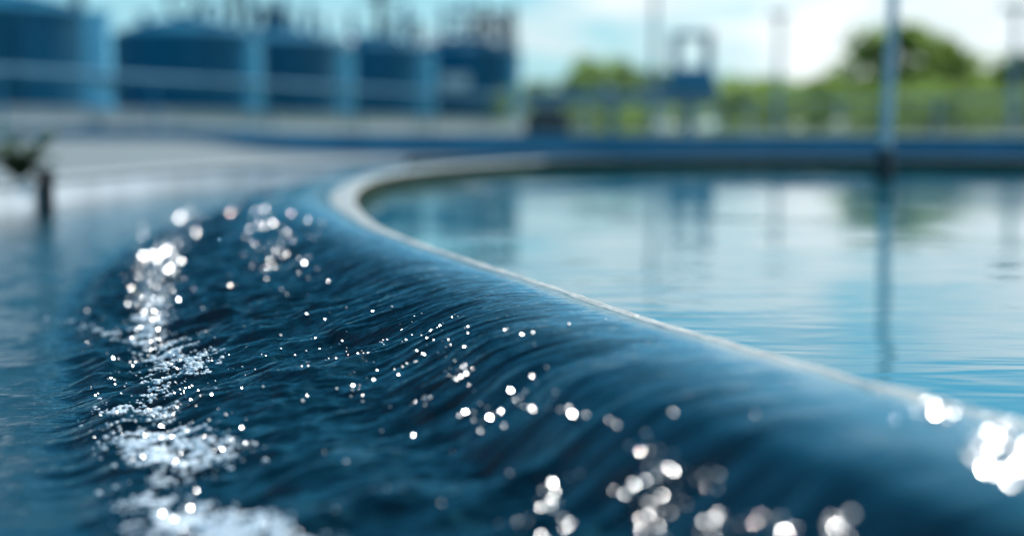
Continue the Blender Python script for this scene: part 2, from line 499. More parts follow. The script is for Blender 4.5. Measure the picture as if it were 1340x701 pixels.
# ------------------------------------------------------------------ flowing water outside the rim
s_near = int(np.argmin(np.hypot(rx - ctl[0][0], ry - ctl[0][1])))
s0 = su[s_near] - 0.75
# step grows with distance from the camera
ss = [s0]
while ss[-1] < s0 + TOT * 0.98:
    x, y = float(Pc(ss[-1], rx)), float(Pc(ss[-1], ry))
    r = max(0.7, math.hypot(x, y))
    vis = (y > 0.3) and abs(x) < 0.45 * y + 1.2
    ss.append(ss[-1] + (0.0012 * min(r, 3.2) * max(1, (r / 3.2) ** 1.5) if vis else 0.05))
s = np.array(ss)
dv = np.concatenate([np.array([-0.012, -0.007, -0.003]), np.arange(0, 0.70, 0.0042), np.geomspace(0.70, 1.0, 36)[1:]])
# columns past 0.70 are stretched to the channel wall
SS, DD = np.meshgrid(s, dv, indexing='ij')
X, Y, NX, NY, W = [Pc(SS, a) for a in (rx, ry, nx, ny, CW)]
DD = np.where(DD > 0.70, 0.70 + (DD - 0.70) / 0.30 * (W - RIMW - 0.70 + 0.004), DD)
dist = np.hypot(Pc(s, rx), Pc(s, ry))[:, None]
cover = 0.020 + (0.088 - 0.020) * sstep(2.8, 5.4, dist)            # how far from the inner edge the sheet of water starts
cover = cover + 0.006 * pn(SS / 0.16, SS * 0 + .5, 9) + 0.0025 * pn(SS / 0.03, SS * 0 + .5, 10)
OFF = np.where(DD < 0.25, cover + (DD / 0.25) * (RIMW - cover + 0.25) , DD + RIMW)
OFF = np.where(DD <= 0, cover + DD, OFF)
prof_d = [-0.02, -0.003, 0.0, 0.012, 0.05, 0.09, 0.13, 0.17, 0.21, 0.25, 0.31, 0.38, 0.46, 0.54, 0.62, 0.7, 2.5]
prof_z = [-0.008, -0.003, 0.000, 0.0045, 0.0045, 0.001, -0.012, -0.036, -0.060, -0.071, -0.079, -0.090, -0.112, -0.140, -0.1495, -0.15, -0.15]
dfine = np.linspace(-0.02, 2.5, 5041); zf = np.interp(dfine, prof_d, prof_z)
k = np.exp(-0.5 * (np.arange(-60, 61) * 0.0005 / 0.010) ** 2); k /= k.sum()
zsm = np.convolve(np.pad(zf, 60, mode='edge'), k, 'valid')
zsm = np.where(dfine < 0.02, zf + (zsm - zf) * sstep(0.0, 0.02, dfine), zsm)
wl = pn(SS / 0.42, DD / 0.6, 21)
dshift = DD - 0.012 * sstep(0.01, 0.06, DD) * (1 - sstep(0.3, 0.5, DD)) + 0.035 * wl * sstep(0.06, 0.2, DD)                   # the fall wanders in and out
Z = np.interp(dshift, dfine, zsm)
near_w = 1 - sstep(1.15, 2.3, dist)
lip2 = [-0.008, -0.003, 0.000, 0.0045, 0.0045, 0.0042, 0.0025, -0.006, -0.050, -0.097, -0.109, -0.114, -0.120, -0.140, -0.1495, -0.15, -0.15]
zf2 = np.interp(dfine, prof_d, lip2); zs2 = np.convolve(np.pad(zf2, 60, mode='edge'), k, 'valid')
zs2 = np.where(dfine < 0.02, zf2 + (zs2 - zf2) * sstep(0.0, 0.02, dfine), zs2)
far_w = sstep(3.0, 5.2, dist)
lip3 = [-0.008, -0.003, 0.000, 0.0045, 0.0045, 0.003, 0.000, -0.006, -0.015, -0.028, -0.055, -0.085, -0.114, -0.140, -0.1495, -0.15, -0.15]
zf3 = np.interp(dfine, prof_d, lip3); zs3 = np.convolve(np.pad(zf3, 60, mode='edge'), k, 'valid')
zs3 = np.where(dfine < 0.02, zf3 + (zs3 - zf3) * sstep(0.0, 0.02, dfine), zs3)
Z = Z * (1 - far_w) + np.interp(dshift, dfine, zs3) * far_w
Z = Z * (1 - near_w) + np.interp(DD + 0.02 * wl * sstep(0.06, 0.2, DD), dfine, zs2) * near_w
# waves: ridges run down the fall
sw = SS + 0.030 * pn(SS / 0.22, DD / 0.22, 22) * sstep(0.03, 0.25, DD) + 0.012 * pn(SS / 0.07, DD / 0.10, 23) * sstep(0.08, 0.25, DD) - 0.10 * DD
def ridged(x, y, sd): return 1.0 - 2.0 * np.abs(pn(x, y, sd))
calm = 1 - 0.8 * far_w * (1 - sstep(0.20, 0.34, DD))
fall = calm * sstep(0.02, 0.16, DD) * (1 - sstep(0.56, 0.72, DD))
tur = calm * sstep(0.15, 0.27, DD) * (1 - sstep(0.54, 0.70, DD))
nearsm = sstep(1.15, 2.1, dist)                                    # the near end falls as one smooth sheet
early = calm * sstep(0.015, 0.07, DD) * (1 - sstep(0.56, 0.72, DD)) * (0.25 + 0.75 * nearsm)
Z = Z + 0.0165 * tur * pn(sw / 0.15, DD / 0.30, 31)
Z = Z + 0.0085 * tur * ridged(sw / 0.085, DD / 0.20, 32)
Z = Z + 0.0070 * fall * (0.35 + 0.65 * nearsm) * pn(sw / 0.042, DD / 0.21, 33)
Z = Z + 0.0042 * early * pn(sw / 0.017, DD / 0.12, 34) * (0.5 + 0.5 * nearsm)
Z = Z + 0.0025 * early * ridged(sw / 0.010, DD / 0.06, 35)
Z = Z + 0.0050 * tur * pn(SS / 0.040, DD / 0.055, 36)
Z = Z + 0.0020 * tur * pn(SS / 0.016, DD / 0.020, 37)
edge = 1 - sstep(-0.002, 0.0, DD) * 1.0
far_ch = sstep(0.55, 0.7, DD)
Z = Z + far_ch * (0.0030 * pn(SS / 0.16, DD / 0.13, 41) + 0.0012 * pn(SS / 0.06, DD / 0.05, 42))
# a standing roll where the fall meets the channel
roll = np.exp(-((DD - 0.585 - 0.03 * pn(SS / 0.3, SS * 0 + 3.3, 44)) / 0.035) ** 2)
Z = Z + roll * (0.010 + 0.008 * pn(SS / 0.06, DD / 0.05, 45))
P = np.stack([X + NX * OFF, Y + NY * OFF, Z], -1)
flow = grid_mesh('water', P, m_flow, uv=np.stack([SS - s0, DD], -1))
tag(flow, 'dark blue rippling water falling over the weir into the outer channel', 'water', kind='structure')

# ------------------------------------------------------------------ foam and added glint drops lying on that surface
Pf = P.reshape(-1, 3); pu, pv, pdep = project(Pf)
cell = np.abs(np.gradient(SS, axis=0) * np.gradient(OFF, axis=1)).ravel()
DF = DD.ravel()
ico_v = []; t = (1 + 5 ** .5) / 2
for a, b, c in ((-1, t, 0), (1, t, 0), (-1, -t, 0), (1, -t, 0), (0, -1, t), (0, 1, t), (0, -1, -t), (0, 1, -t), (t, 0, -1), (t, 0, 1), (-t, 0, -1), (-t, 0, 1)):
    ico_v.append((a, b, c))
ico_v = np.array(ico_v) / math.sqrt(1 + t * t)
ico_f = np.array([(0, 11, 5), (0, 5, 1), (0, 1, 7), (0, 7, 10), (0, 10, 11), (1, 5, 9), (5, 11, 4), (11, 10, 2), (10, 7, 6), (7, 1, 8),
                  (3, 9, 4), (3, 4, 2), (3, 2, 6), (3, 6, 8), (3, 8, 9), (4, 9, 5), (2, 4, 11), (6, 2, 10), (8, 6, 7), (9, 8, 1)])
def gauss(u, v, sx, sy, rot=0.0):
    c, s_ = math.cos(R(rot)), math.sin(R(rot))
    dx, dy = pu - u, pv - v
    return np.exp(-0.5 * (((dx * c + dy * s_) / sx) ** 2 + ((-dx * s_ + dy * c) / sy) ** 2))
brk = pn(Pf[:, 0] / 0.045, Pf[:, 1] / 0.045, 51) + 0.6 * pn(Pf[:, 0] / 0.018, Pf[:, 1] / 0.018, 52)
def pick(dens, count):
    """points on the water in proportion to density per picture area"""
    wgt = dens * cell / pdep ** 3 * (pdep > 0.5)
    wgt = np.where((pu > -150) & (pu < 1490) & (pv < 860), wgt, 0)
    wgt /= wgt.sum()
    return rng.choice(len(Pf), count, p=wgt)
def bubbles(idx, r0, r1, flat=0.6):
    k = len(idx)
    r = r0 + (r1 - r0) * rng.random(k) ** 3.0
    q = rng.normal(size=(k, 4)); q /= np.linalg.norm(q, axis=1)[:, None]
    w_, x_, y_, z_ = q.T
    M = np.stack([np.stack([1 - 2 * (y_ * y_ + z_ * z_), 2 * (x_ * y_ - z_ * w_), 2 * (x_ * z_ + y_ * w_)], -1),
                  np.stack([2 * (x_ * y_ + z_ * w_), 1 - 2 * (x_ * x_ + z_ * z_), 2 * (y_ * z_ - x_ * w_)], -1),
                  np.stack([2 * (x_ * z_ - y_ * w_), 2 * (y_ * z_ + x_ * w_), 1 - 2 * (x_ * x_ + y_ * y_)], -1)], 1)
    V = np.einsum('kij,vj->kvi', M, ico_v) * r[:, None, None]
    V[:, :, 2] *= flat
    c = Pf[idx] + rng.normal(size=(k, 3)) * np.array([0.002, 0.002, 0.0])
    c[:, 2] += r * 0.25
    V = V + c[:, None, :]
    F = ico_f[None] + (np.arange(k) * 12)[:, None, None]
    return V.reshape(-1, 3), F.reshape(-1, 3)
def lenses(idx, r0, r1, spread):
    """small glassy drops with a flat top facet; tops aimed between sun and camera to glint"""
    k = len(idx)
    r = r0 + (r1 - r0) * rng.random(k) ** 1.6
    r = r * np.clip(pdep[idx] / 2.1, 1.0, 1.9)
    c = Pf[idx]
    V_ = np.array([0, 0, CAMZ]) - c; V_ /= np.linalg.norm(V_, axis=1)[:, None]
    H = V_ + np.array(L); H /= np.linalg.norm(H, axis=1)[:, None]
    H = H + rng.normal(size=(k, 3)) * spread; H /= np.linalg.norm(H, axis=1)[:, None]
    a = np.cross(H, np.array([0.3, 0.9, 0.1])); a /= np.linalg.norm(a, axis=1)[:, None]
    b = np.cross(H, a)
    m = 8; th = np.arange(m) * 2 * math.pi / m
    rings = []
    for rr, hh in ((0.62, 0.42), (1.0, 0.12), (0.8, -0.35)):
        rings.append(c[:, None] + (a[:, None] * np.cos(th)[None, :, None] + b[:, None] * np.sin(th)[None, :, None]) * (r * rr)[:, None, None] + (H * (r * hh)[:, None])[:, None])
    V = np.concatenate(rings, 1)
    V[:, :, 2] += (r * 0.30)[:, None]
    base = (np.arange(k) * 24)[:, None, None]
    j = np.arange(m); jn = (j + 1) % m
    quads = np.concatenate([np.stack([j, jn, m + jn, m + j], -1)[:, ::-1], np.stack([m + j, m + jn, 2 * m + jn, 2 * m + j], -1)[:, ::-1],
                            np.array([(0, 1, 2, 3), (0, 3, 4, 7), (4, 5, 6, 7)])])
    return V.reshape(-1, 3), (quads[None] + base).reshape(-1, 4)

brk2 = pn(Pf[:, 0] / 0.022, Pf[:, 1] / 0.03, 53) + 0.7 * pn(Pf[:, 0] / 0.009, Pf[:, 1] / 0.012, 54)
lace = sstep(0.0, 0.45, brk2 + 0.35 * brk) + 0.03
dens = (1.6 * gauss(228, 582, 36, 11, 4) + 1.2 * gauss(222, 606, 16, 14) + 1.2 * gauss(235, 468, 24, 12, 10) + 0.9 * gauss(164, 536, 15, 5) + 0.8 * gauss(206, 515, 10, 22, -8)
        + 1.7 * gauss(290, 694, 52, 13, 14) + 0.8 * gauss(158, 442, 34, 3, 14) + 2.0 * gauss(195, 425, 11, 15) + 1.5 * gauss(202, 388, 10, 18, 8) + 1.2 * gauss(213, 345, 8, 15, 12)
        + 0.9 * gauss(236, 310, 7, 11, 20) + 0.5 * gauss(260, 290, 8, 6)) * lace
Va, Fa = bubbles(pick(dens, 22000), 0.0008, 0.0042)
foam = tris_mesh('foam', Va, Fa, m_foam)
tag(foam, 'white foam and bubbles along the foot of the falling water', 'foam', kind='stuff')

def chain(pts, sx, sy, wgt):
    return sum(wgt * gauss(u, v, sx, sy, random.uniform(-30, 30)) for u, v in pts)
far_d = (4.5 * gauss(194, 400, 14, 34) + 3.4 * gauss(214, 345, 14, 22) + 1.3 * gauss(250, 295, 12, 12) + 0.28 * gauss(352, 262, 14, 22) + 0.8 * gauss(305, 270, 8, 6) + 0.4 * gauss(372, 245, 10, 6) + 0.3 * gauss(345, 310, 14, 22)
         + 0.5 * gauss(225, 560, 45, 40) + 0.5 * gauss(200, 480, 40, 40) + 0.5 * gauss(365, 345, 26, 26) + 0.05 * gauss(420, 470, 110, 45, -8)
         + 0.22 * gauss(560, 440, 60, 16, -8) + 0.22 * gauss(480, 455, 60, 14, -10) + 2.2 * gauss(600, 488, 12, 8) + 1.2 * gauss(470, 512, 9, 7) + 1.2 * gauss(556, 530, 10, 6)
         + 0.005 * gauss(560, 470, 260, 100))
far_d = far_d * (0.25 + sstep(0.0, 0.5, brk))
Vb, Fb = lenses(pick(far_d, 1900), 0.0008, 0.0029, 0.055)
near_d = (chain([(640, 550), (620, 540), (690, 522), (720, 530), (750, 542)], 10, 6, 1.0) + chain([(805, 550), (770, 590), (840, 580)], 9, 7, 0.7)
          + chain([(850, 590), (875, 615), (860, 640), (868, 660), (835, 640), (925, 625)], 13, 9, 1.3) + chain([(716, 652), (735, 680), (745, 628), (690, 690)], 11, 9, 0.9)
          + chain([(930, 690), (975, 685), (1015, 684), (1100, 695), (850, 692)], 14, 8, 1.3) + chain([(1310, 575), (1330, 610), (1290, 590), (1230, 535)], 15, 10, 0.9)
          + 0.01 * gauss(620, 620, 160, 60))
Vd, Fd = lenses(pick(chain([(1160, 512), (1200, 524), (1240, 536), (1280, 552), (1320, 570), (1290, 575), (1335, 600)], 24, 10, 1.0), 120), 0.0004, 0.0013, 0.06)
Vc, Fc = lenses(pick(near_d, 420), 0.0012, 0.0036, 0.065)
Fb = np.concatenate([Fb, Fc + len(Vb), Fd + len(Vb) + len(Vc)]); Vb = np.concatenate([Vb, Vc, Vd])
glint_drops = tris_mesh('glint_drops', Vb, Fb, m_glint)  # drops added for sun glints, tops aimed between sun and camera
tag(glint_drops, 'drops added over the falling water, tilted to glint in the sun', 'glint_drops', kind='stuff')

# ------------------------------------------------------------------ channel outer wall, paving, ground
ow = empty('channel_wall', (-2.6, 8.0, -0.5), 'low whitewashed wall round the outside of the channel, beside grey paving', 'wall')
so_ = np.linspace(0, TOT, 1400, endpoint=False)
def sweep_w(prof):
    X, Y, NX, NY, W = [Pc(so_, a)[:, None] for a in (rx, ry, nx, ny, CW)]
    o = np.array([q[0] for q in prof])[None]; z = np.array([q[1] for q in prof])[None]
    return np.stack([X + NX * (W + o), Y + NY * (W + o), np.broadcast_to(z, (len(so_), len(prof)))], -1)
fw = sweep_w([(0.0, -0.5), (0.0, -0.2), (0.0, -0.034)])
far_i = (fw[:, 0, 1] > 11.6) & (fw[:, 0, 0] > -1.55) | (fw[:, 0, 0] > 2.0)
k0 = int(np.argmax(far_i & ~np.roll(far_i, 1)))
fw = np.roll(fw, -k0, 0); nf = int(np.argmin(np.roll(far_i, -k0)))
child(grid_mesh('shade_toned_face', fw[:nf + 1], m_algae_shade), ow)['label'] = 'far stretch of the channel face, shade put into its dark colour'  # shade of the far face put into its colour
child(grid_mesh('painted_face', np.concatenate([fw[nf:], fw[:1]]), m_white), ow)
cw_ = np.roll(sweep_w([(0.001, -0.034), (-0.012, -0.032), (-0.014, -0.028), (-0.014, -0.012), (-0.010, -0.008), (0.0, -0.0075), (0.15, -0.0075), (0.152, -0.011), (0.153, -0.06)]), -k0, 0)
child(grid_mesh('shade_toned_coping', cw_[:nf + 1], m_darkconc), ow)['label'] = 'far stretch of the coping, toned dark to match the shaded face'  # coloured dark along with the shade-toned face below
child(grid_mesh('coping', np.concatenate([cw_[nf:], cw_[:1]]), m_grey), ow)
Pg = sweep_w([(0.150, GROUND_Z)])[:, 0]
c0 = np.array([2.8, 6.0])
def ringscale(k):
    d = Pg[:, :2] - c0
    r = np.linalg.norm(d, axis=1)[:, None]
    q = c0 + d / r * (r * max(0, 1 - k / 400) + k) if k else Pg[:, :2]
    return np.concatenate([q, np.full((len(q), 1), GROUND_Z)], 1)
pv_ = grid_mesh('paving', np.stack([Pg] + [ringscale(k) for k in (4, 10, 20, 32)], 1), m_pave, closed=True)
tag(pv_, 'pale grey concrete paving outside the channel', 'paving', kind='structure')
gr = grid_mesh('ground', np.stack([ringscale(k) for k in (32, 60, 120, 400, 1500, 6000)], 1), m_grass, closed=True)
tag(gr, 'grassy ground round the works', 'ground', kind='structure')

# ------------------------------------------------------------------ low blue wall, concrete parapet
def wall_run(name, pts, z0, z1s, thick, mat, label, cat, cope=None, sub=14):
    pts = [np.array(q, float) for q in pts]
    # open Catmull-Rom
    ext = [2 * pts[0] - pts[1]] + pts + [2 * pts[-1] - pts[-2]]
    zz = [z1s[0]] + list(z1s) + [z1s[-1]]
    out = []; oz = []
    for i in range(1, len(ext) - 2):
        for kk in range(sub):
            t = kk / sub
            p0, p1, p2, p3 = ext[i - 1:i + 3]
            out.append(0.5 * (2 * p1 + (p2 - p0) * t + (2 * p0 - 5 * p1 + 4 * p2 - p3) * t * t + (3 * p1 - p0 - 3 * p2 + p3) * t ** 3))
            oz.append(zz[i] + (zz[i + 1] - zz[i]) * t)
    out.append(pts[-1]); oz.append(z1s[-1])
    out = np.array(out); oz = np.array(oz)
    tg = np.gradient(out, axis=0); tg /= np.linalg.norm(tg, axis=1)[:, None]
    nn = np.stack([-tg[:, 1], tg[:, 0]], -1)
    root = empty(name, (float(out[len(out) // 2, 0]), float(out[len(out) // 2, 1]), z0), label, cat)
    def lay(offs):
        mb = MB()
        rings = []
        for a, b, z in zip(out, nn, oz):
            rings.append([(a[0] + b[0] * o - root.location.x, a[1] + b[1] * o - root.location.y, (z + dz if rel else dz) - root.location.z) for o, dz, rel in offs])
        mb.loft(rings, True, True)
        return mb
    h = thick / 2
    lay([(-h, z0, 0), (h, z0, 0), (h, -0.04, 1), (-h, -0.04, 1)]).build('wall_body', mat, root)
    e = h + 0.02
    lay([(-e, -0.04, 1), (e, -0.04, 1), (e, -0.008, 1), (e - .008, 0, 1), (-e + .008, 0, 1), (-e, -0.008, 1)]).build('coping', cope or mat, root)
    return root
fs = [float(so_[i]) for i in range(len(so_)) if Pc(so_[i], ry) > 8.3 and (Pc(so_[i], rx) > -1.2)]
bw = sorted([(float(Pc(q, rx) + Pc(q, nx) * (Pc(q, CW) + 0.27)), float(Pc(q, ry) + Pc(q, ny) * (Pc(q, CW) + 0.27))) for q in fs[::12]])
bw = [q for q in bw if q[0] > 0.6 and q[1] > 9.0]
bw = bw[::max(1, len(bw) // 8)]
wall_run('blue_wall', [(-14.2, 29), (-12, 31), (-9.4, 31.6), (-6.7, 29.4), (-4.6, 23.5), (-3.2, 18.4), (-1.75, 14.5)] + bw,
         GROUND_Z - 0.05, [0.25, 0.25, 0.25, 0.24, 0.22, 0.2, 0.19] + [0.18 - 0.04 * i / len(bw) for i in range(len(bw))], 0.2, m_bluewall, 'low blue painted wall sweeping behind the basin and paving', 'wall')
A = np.array([-12.96, 36.0]); B = np.array([0.38, 70.0])
led = wall_run('concrete_parapet', [A + (B - A) * t for t in (-0.15, 0.0, 0.3, 0.6, 0.9, 1.06)], GROUND_Z - 0.05, [0.78, 0.78, 0.77, 0.75, 0.74, 0.74], 0.5, m_grey,
         'grey concrete parapet running below the row of blue tanks', 'wall', sub=4)

def ledge_at(u):
    k = (u - CX) / FPX
    t = (k * A[1] - A[0]) / ((B - A)[0] - k * (B - A)[1])
    return A + (B - A) * t

# pale blue standpipes along the parapet and the pipe they carry
sides = ['widest pale blue standpipe, in front of the largest tank', 'pale blue standpipe beside the second tank from the left', 'pale blue standpipe with a ball cap, in the middle of its row',
         'pale blue standpipe standing before the gap of the two farthest tanks', 'thin pale blue standpipe at the right end of the tank row']
for i, (u, vt, wd) in enumerate([(132, 14, 0.78), (335, 52, 0.42), (455, 66, 0.52), (562, 72, 0.52), (674, 80, 0.30)]):
    q = ledge_at(u); nrm = np.array([(B - A)[1], -(B - A)[0]]); nrm /= np.linalg.norm(nrm)
    q = q + nrm * 0.02
    top = at_dist(u, vt, q[1])[2]
    PZ = 0.73
    r = empty('standpipe', (q[0], q[1], PZ), sides[i], 'standpipe', 'pale blue standpipes along the parapet')
    H = top - PZ; a = wd / 2
    mb = MB(); mb.lathe([(a, 0.06), (a, H - 0.25), (a * 0.97, H - 0.1)], n=20); mb.build('pipe_barrel', m_pale, r, True)
    mb = MB(); mb.lathe([(a + .12, 0), (a + .12, .06)], n=20); mb.build('base_flange', m_pale, r, True)
    mb = MB(); mb.lathe([(a + .07, H - 0.1), (a + .07, H - .03), (a * .6, H), (a * .3, H + .04)], n=20); mb.build('cap', m_pale, r, True)
    if i == 2:
        mb = MB(); mb.lathe([(.06, H + .04), (.2, H + .12), (.27, H + .28), (.2, H + .44), (.05, H + .52)], n=16); mb.build('ball_cap', m_lightpanel, r, True)
q0 = ledge_at(-80); q1 = ledge_at(676); nrm = np.array([(B - A)[1], -(B - A)[0]]); nrm /= np.linalg.norm(nrm)
r = empty('pipeline', (float(q0[0]), float(q0[1]), 1.2), 'long level pale blue pipe crossing in front of the tanks', 'pipe')
off = nrm * 0.55
P0 = np.array([*(q0 + off), 1.62]); P1 = np.array([*(q1 + off), 1.60])
mb = MB(); mb.tube([P0 - np.array(r.location), P1 - np.array(r.location)], 0.11, 12); mb.build('pipe_run', m_pipe, r, True)
for k in range(9):
    c = P0 + (P1 - P0) * (k + .5) / 9 - np.array(r.location); d = (P1 - P0) / np.linalg.norm(P1 - P0) * 0.06
    mb = MB(); mb.tube([c - d, c + d], 0.16, 12); mb.build('flange', m_pipe, r, True)
for k in range(6):
    c = P0 + (P1 - P0) * (k + .25) / 6
    mb = MB(); lx = np.array(r.location)
    mb.bar(np.array([c[0], c[1], GROUND_Z]) - lx, np.array([c[0], c[1], c[2] - 0.13]) - lx, 0.08, 0.08); mb.build('support', m_midpipe, r)

# ------------------------------------------------------------------ blue tanks
TR = 3.4
tanks = [(128, 53, 18, 'nearest and tallest looking dark blue tank, cut off by the photo edge'), (347, 65.5, 47, 'broad dark blue tank with a hooped pipe on its roof'),
         (450, 72, 57, 'third dark blue tank from the left, with upright pipes on top'), (560, 80, 64, 'dark blue tank with a mast and cross arms above its roof'),
         (681, 88, 68, 'farthest dark blue tank, with white panel, beside the trees')]
for i, (ur, dz, vt, lab) in enumerate(tanks):
    xr = (ur - CX) / FPX * dz; cxk = xr - TR
    zt = at_dist(ur, vt, dz)[2]
    r = empty('storage_tank', (cxk, dz, GROUND_Z), lab, 'tank', 'row of blue storage tanks', rz=R([0, 20, -15, 30, 10][i]))
    H = zt - GROUND_Z
    mb = MB()
    prof = [(TR + .1, 0), (TR + .1, .08), (TR, .1)]
    prof += [(TR, H - .12), (TR + .07, H - .1), (TR + .07, H)]
    mb.lathe(prof, n=64); mb.build('shell', m_tank, r, True)
    mb = MB(); mb.lathe([(TR + .05, H + .002), (TR * .7, H + .42), (TR * .4, H + .68), (0.35, H + .82), (0.3, H + .86)], n=64); mb.build('roof', m_tankroof, r, True)
    mb = MB()
    rr = TR - .15
    for k in range(20):
        a = 2 * math.pi * k / 20
        mb.tube([(rr * math.cos(a), rr * math.sin(a), H + .02), (rr * math.cos(a), rr * math.sin(a), H + 1.05)], .028, 6)
    for hz in (.55, 1.05):
        mb.tube([(rr * math.cos(2 * math.pi * k / 48), rr * math.sin(2 * math.pi * k / 48), H + hz) for k in range(49)], .035, 6)
    if i == 4: mb.build('guard_rail', m_midpipe, r, True)
    mb = MB()
    ax = R(-60 - [0, 20, -15, 30, 10][i])
    lx, ly = math.cos(ax), math.sin(ax)
    for sgn in (-.25, .25):
        bx, by = lx * (TR + .18) - ly * sgn, ly * (TR + .18) + lx * sgn
        mb.tube([(bx, by, 0.1), (bx, by, H + 1.0)], .035, 6)
    for k in range(int(H / .33)):
        mb.tube([(lx * (TR + .18) - ly * s_, ly * (TR + .18) + lx * s_, .3 + k * .33) for s_ in (-.25, .25)], .02, 6)
    mb.build('ladder', m_midpipe, r, True)
    cr = math.cos(-r.rotation_euler.z); sr_ = math.sin(-r.rotation_euler.z)
    def loc(dx, dy, dzz):                       # from view-aligned offsets to the tank's own axes
        return (dx * cr - dy * sr_, dx * sr_ + dy * cr, H + dzz)
    def goose(dx, dy, h, rad, reach, name='vent_pipe', mat=m_darkpipe):
        mb = MB(); pts = [loc(dx, dy, 0.05), loc(dx, dy, h - reach * .5)]
        pts += [loc(dx + reach * .5 * (1 - math.cos(t)), dy, h - reach * .5 + reach * .5 * math.sin(t)) for t in [R(x) for x in range(20, 181, 20)]]
        pts.append(loc(dx + reach, dy, h - reach * .5 - .35))
        mb.tube(pts, rad, 10); mb.build(name, mat, r, True)
    def post(dx, dy, h, rad, name='roof_pipe', mat=m_midpipe):
        mb = MB(); mb.lathe([(rad, 0.0), (rad, h - .1), (rad * 1.5, h - .1), (rad * 1.5, h)], c=loc(dx, dy, 0.0), n=12); mb.build(name, mat, r, True)
    def wheel(dx, dy, h, rad):
        mb = MB(); mb.tube([loc(dx + rad * math.cos(R(a)), dy, h + rad * math.sin(R(a))) for a in range(0, 361, 20)], .13, 8)
        mb.tube([loc(dx, dy, .1), loc(dx, dy, h - rad)], .12, 8); mb.build('hoop', m_darkpipe, r, True)
    if i == 0:
        goose(0.2, -1, 1.7, .2, -1.4); post(3.0, -.4, 2.6, .20, mat=m_tank); post(-2.2, -1, 1.5, .3)
    if i == 1:
        wheel(0.1, -1.2, 1.35, .62); post(2.3, -.8, 2.0, .22, mat=m_darkpipe); post(2.75, .2, 2.4, .15); goose(1.0, -1.3, 1.4, .12, .8, mat=m_midpipe); post(-1.8, -.5, 1.0, .2)
    if i == 2:
        for dx, h, rad in ((-.2, 1.5, .2), (.6, 2.2, .25), (1.1, 1.3, .14), (1.9, 1.9, .18), (2.6, 1.2, .16)): post(dx, -1, h, rad)
        goose(-.9, -1, 1.7, .2, 1.1, mat=m_darkpipe)
    if i == 3:
        mb = MB(); mb.tube([loc(.9, -1, 0), loc(.9, -1, 4.4)], [.30, .2], 10); mb.build('mast', m_darkpipe, r, True)
        for hh, ln in ((2.7, 1.1), (3.2, 1.3)):
            mb = MB(); mb.bar(loc(.9 - ln, -1, hh), loc(.9 + ln, -1, hh), .2, .2); mb.build('cross_arm', m_darkpipe, r)
        post(-.6, -1.5, 1.8, .2, mat=m_midpipe); post(2.3, -1, 2.4, .17); goose(1.6, -1.6, 1.6, .14, .9, mat=m_midpipe); post(2.8, 0, 1.6, .2, mat=m_darkpipe)
    if i == 4:
        for dx, h, rad in ((-1.2, 2.6, .2), (0, 3.1, .2), (1.2, 2.9, .22), (2.4, 2.4, .24), (2.9, 2.7, .18)): post(dx, -1, h, rad, mat=m_midpipe if dx < 1 else m_darkpipe)
        mb = MB()
        for h in (1.2, 2.2): mb.bar(loc(-1.4, -1, h), loc(3.0, -1, h), .22, .22)
        mb.build('pipe_rack', m_midpipe, r)
        mb = MB(); c = loc(-0.35, -TR - .28, 0)
        a_ = r.rotation_euler.z
        # a flat white equipment panel on the shell
        p0 = loc(-1.3, -TR - .14, -1.9); p1 = loc(0.4, -TR - .14, -1.9)
        mb.bar(p0, p1, .16, .8); mb.build('wall_panel', m_lightpanel, r)
        mb = MB(); mb.bar(loc(-.55, -1.6, .35), loc(.55, -1.6, .35), .5, .7); mb.build('roof_unit', m_lightpanel, r)
        goose(.6, -1.4, 1.9, .18, 1.3, mat=m_darkpipe)

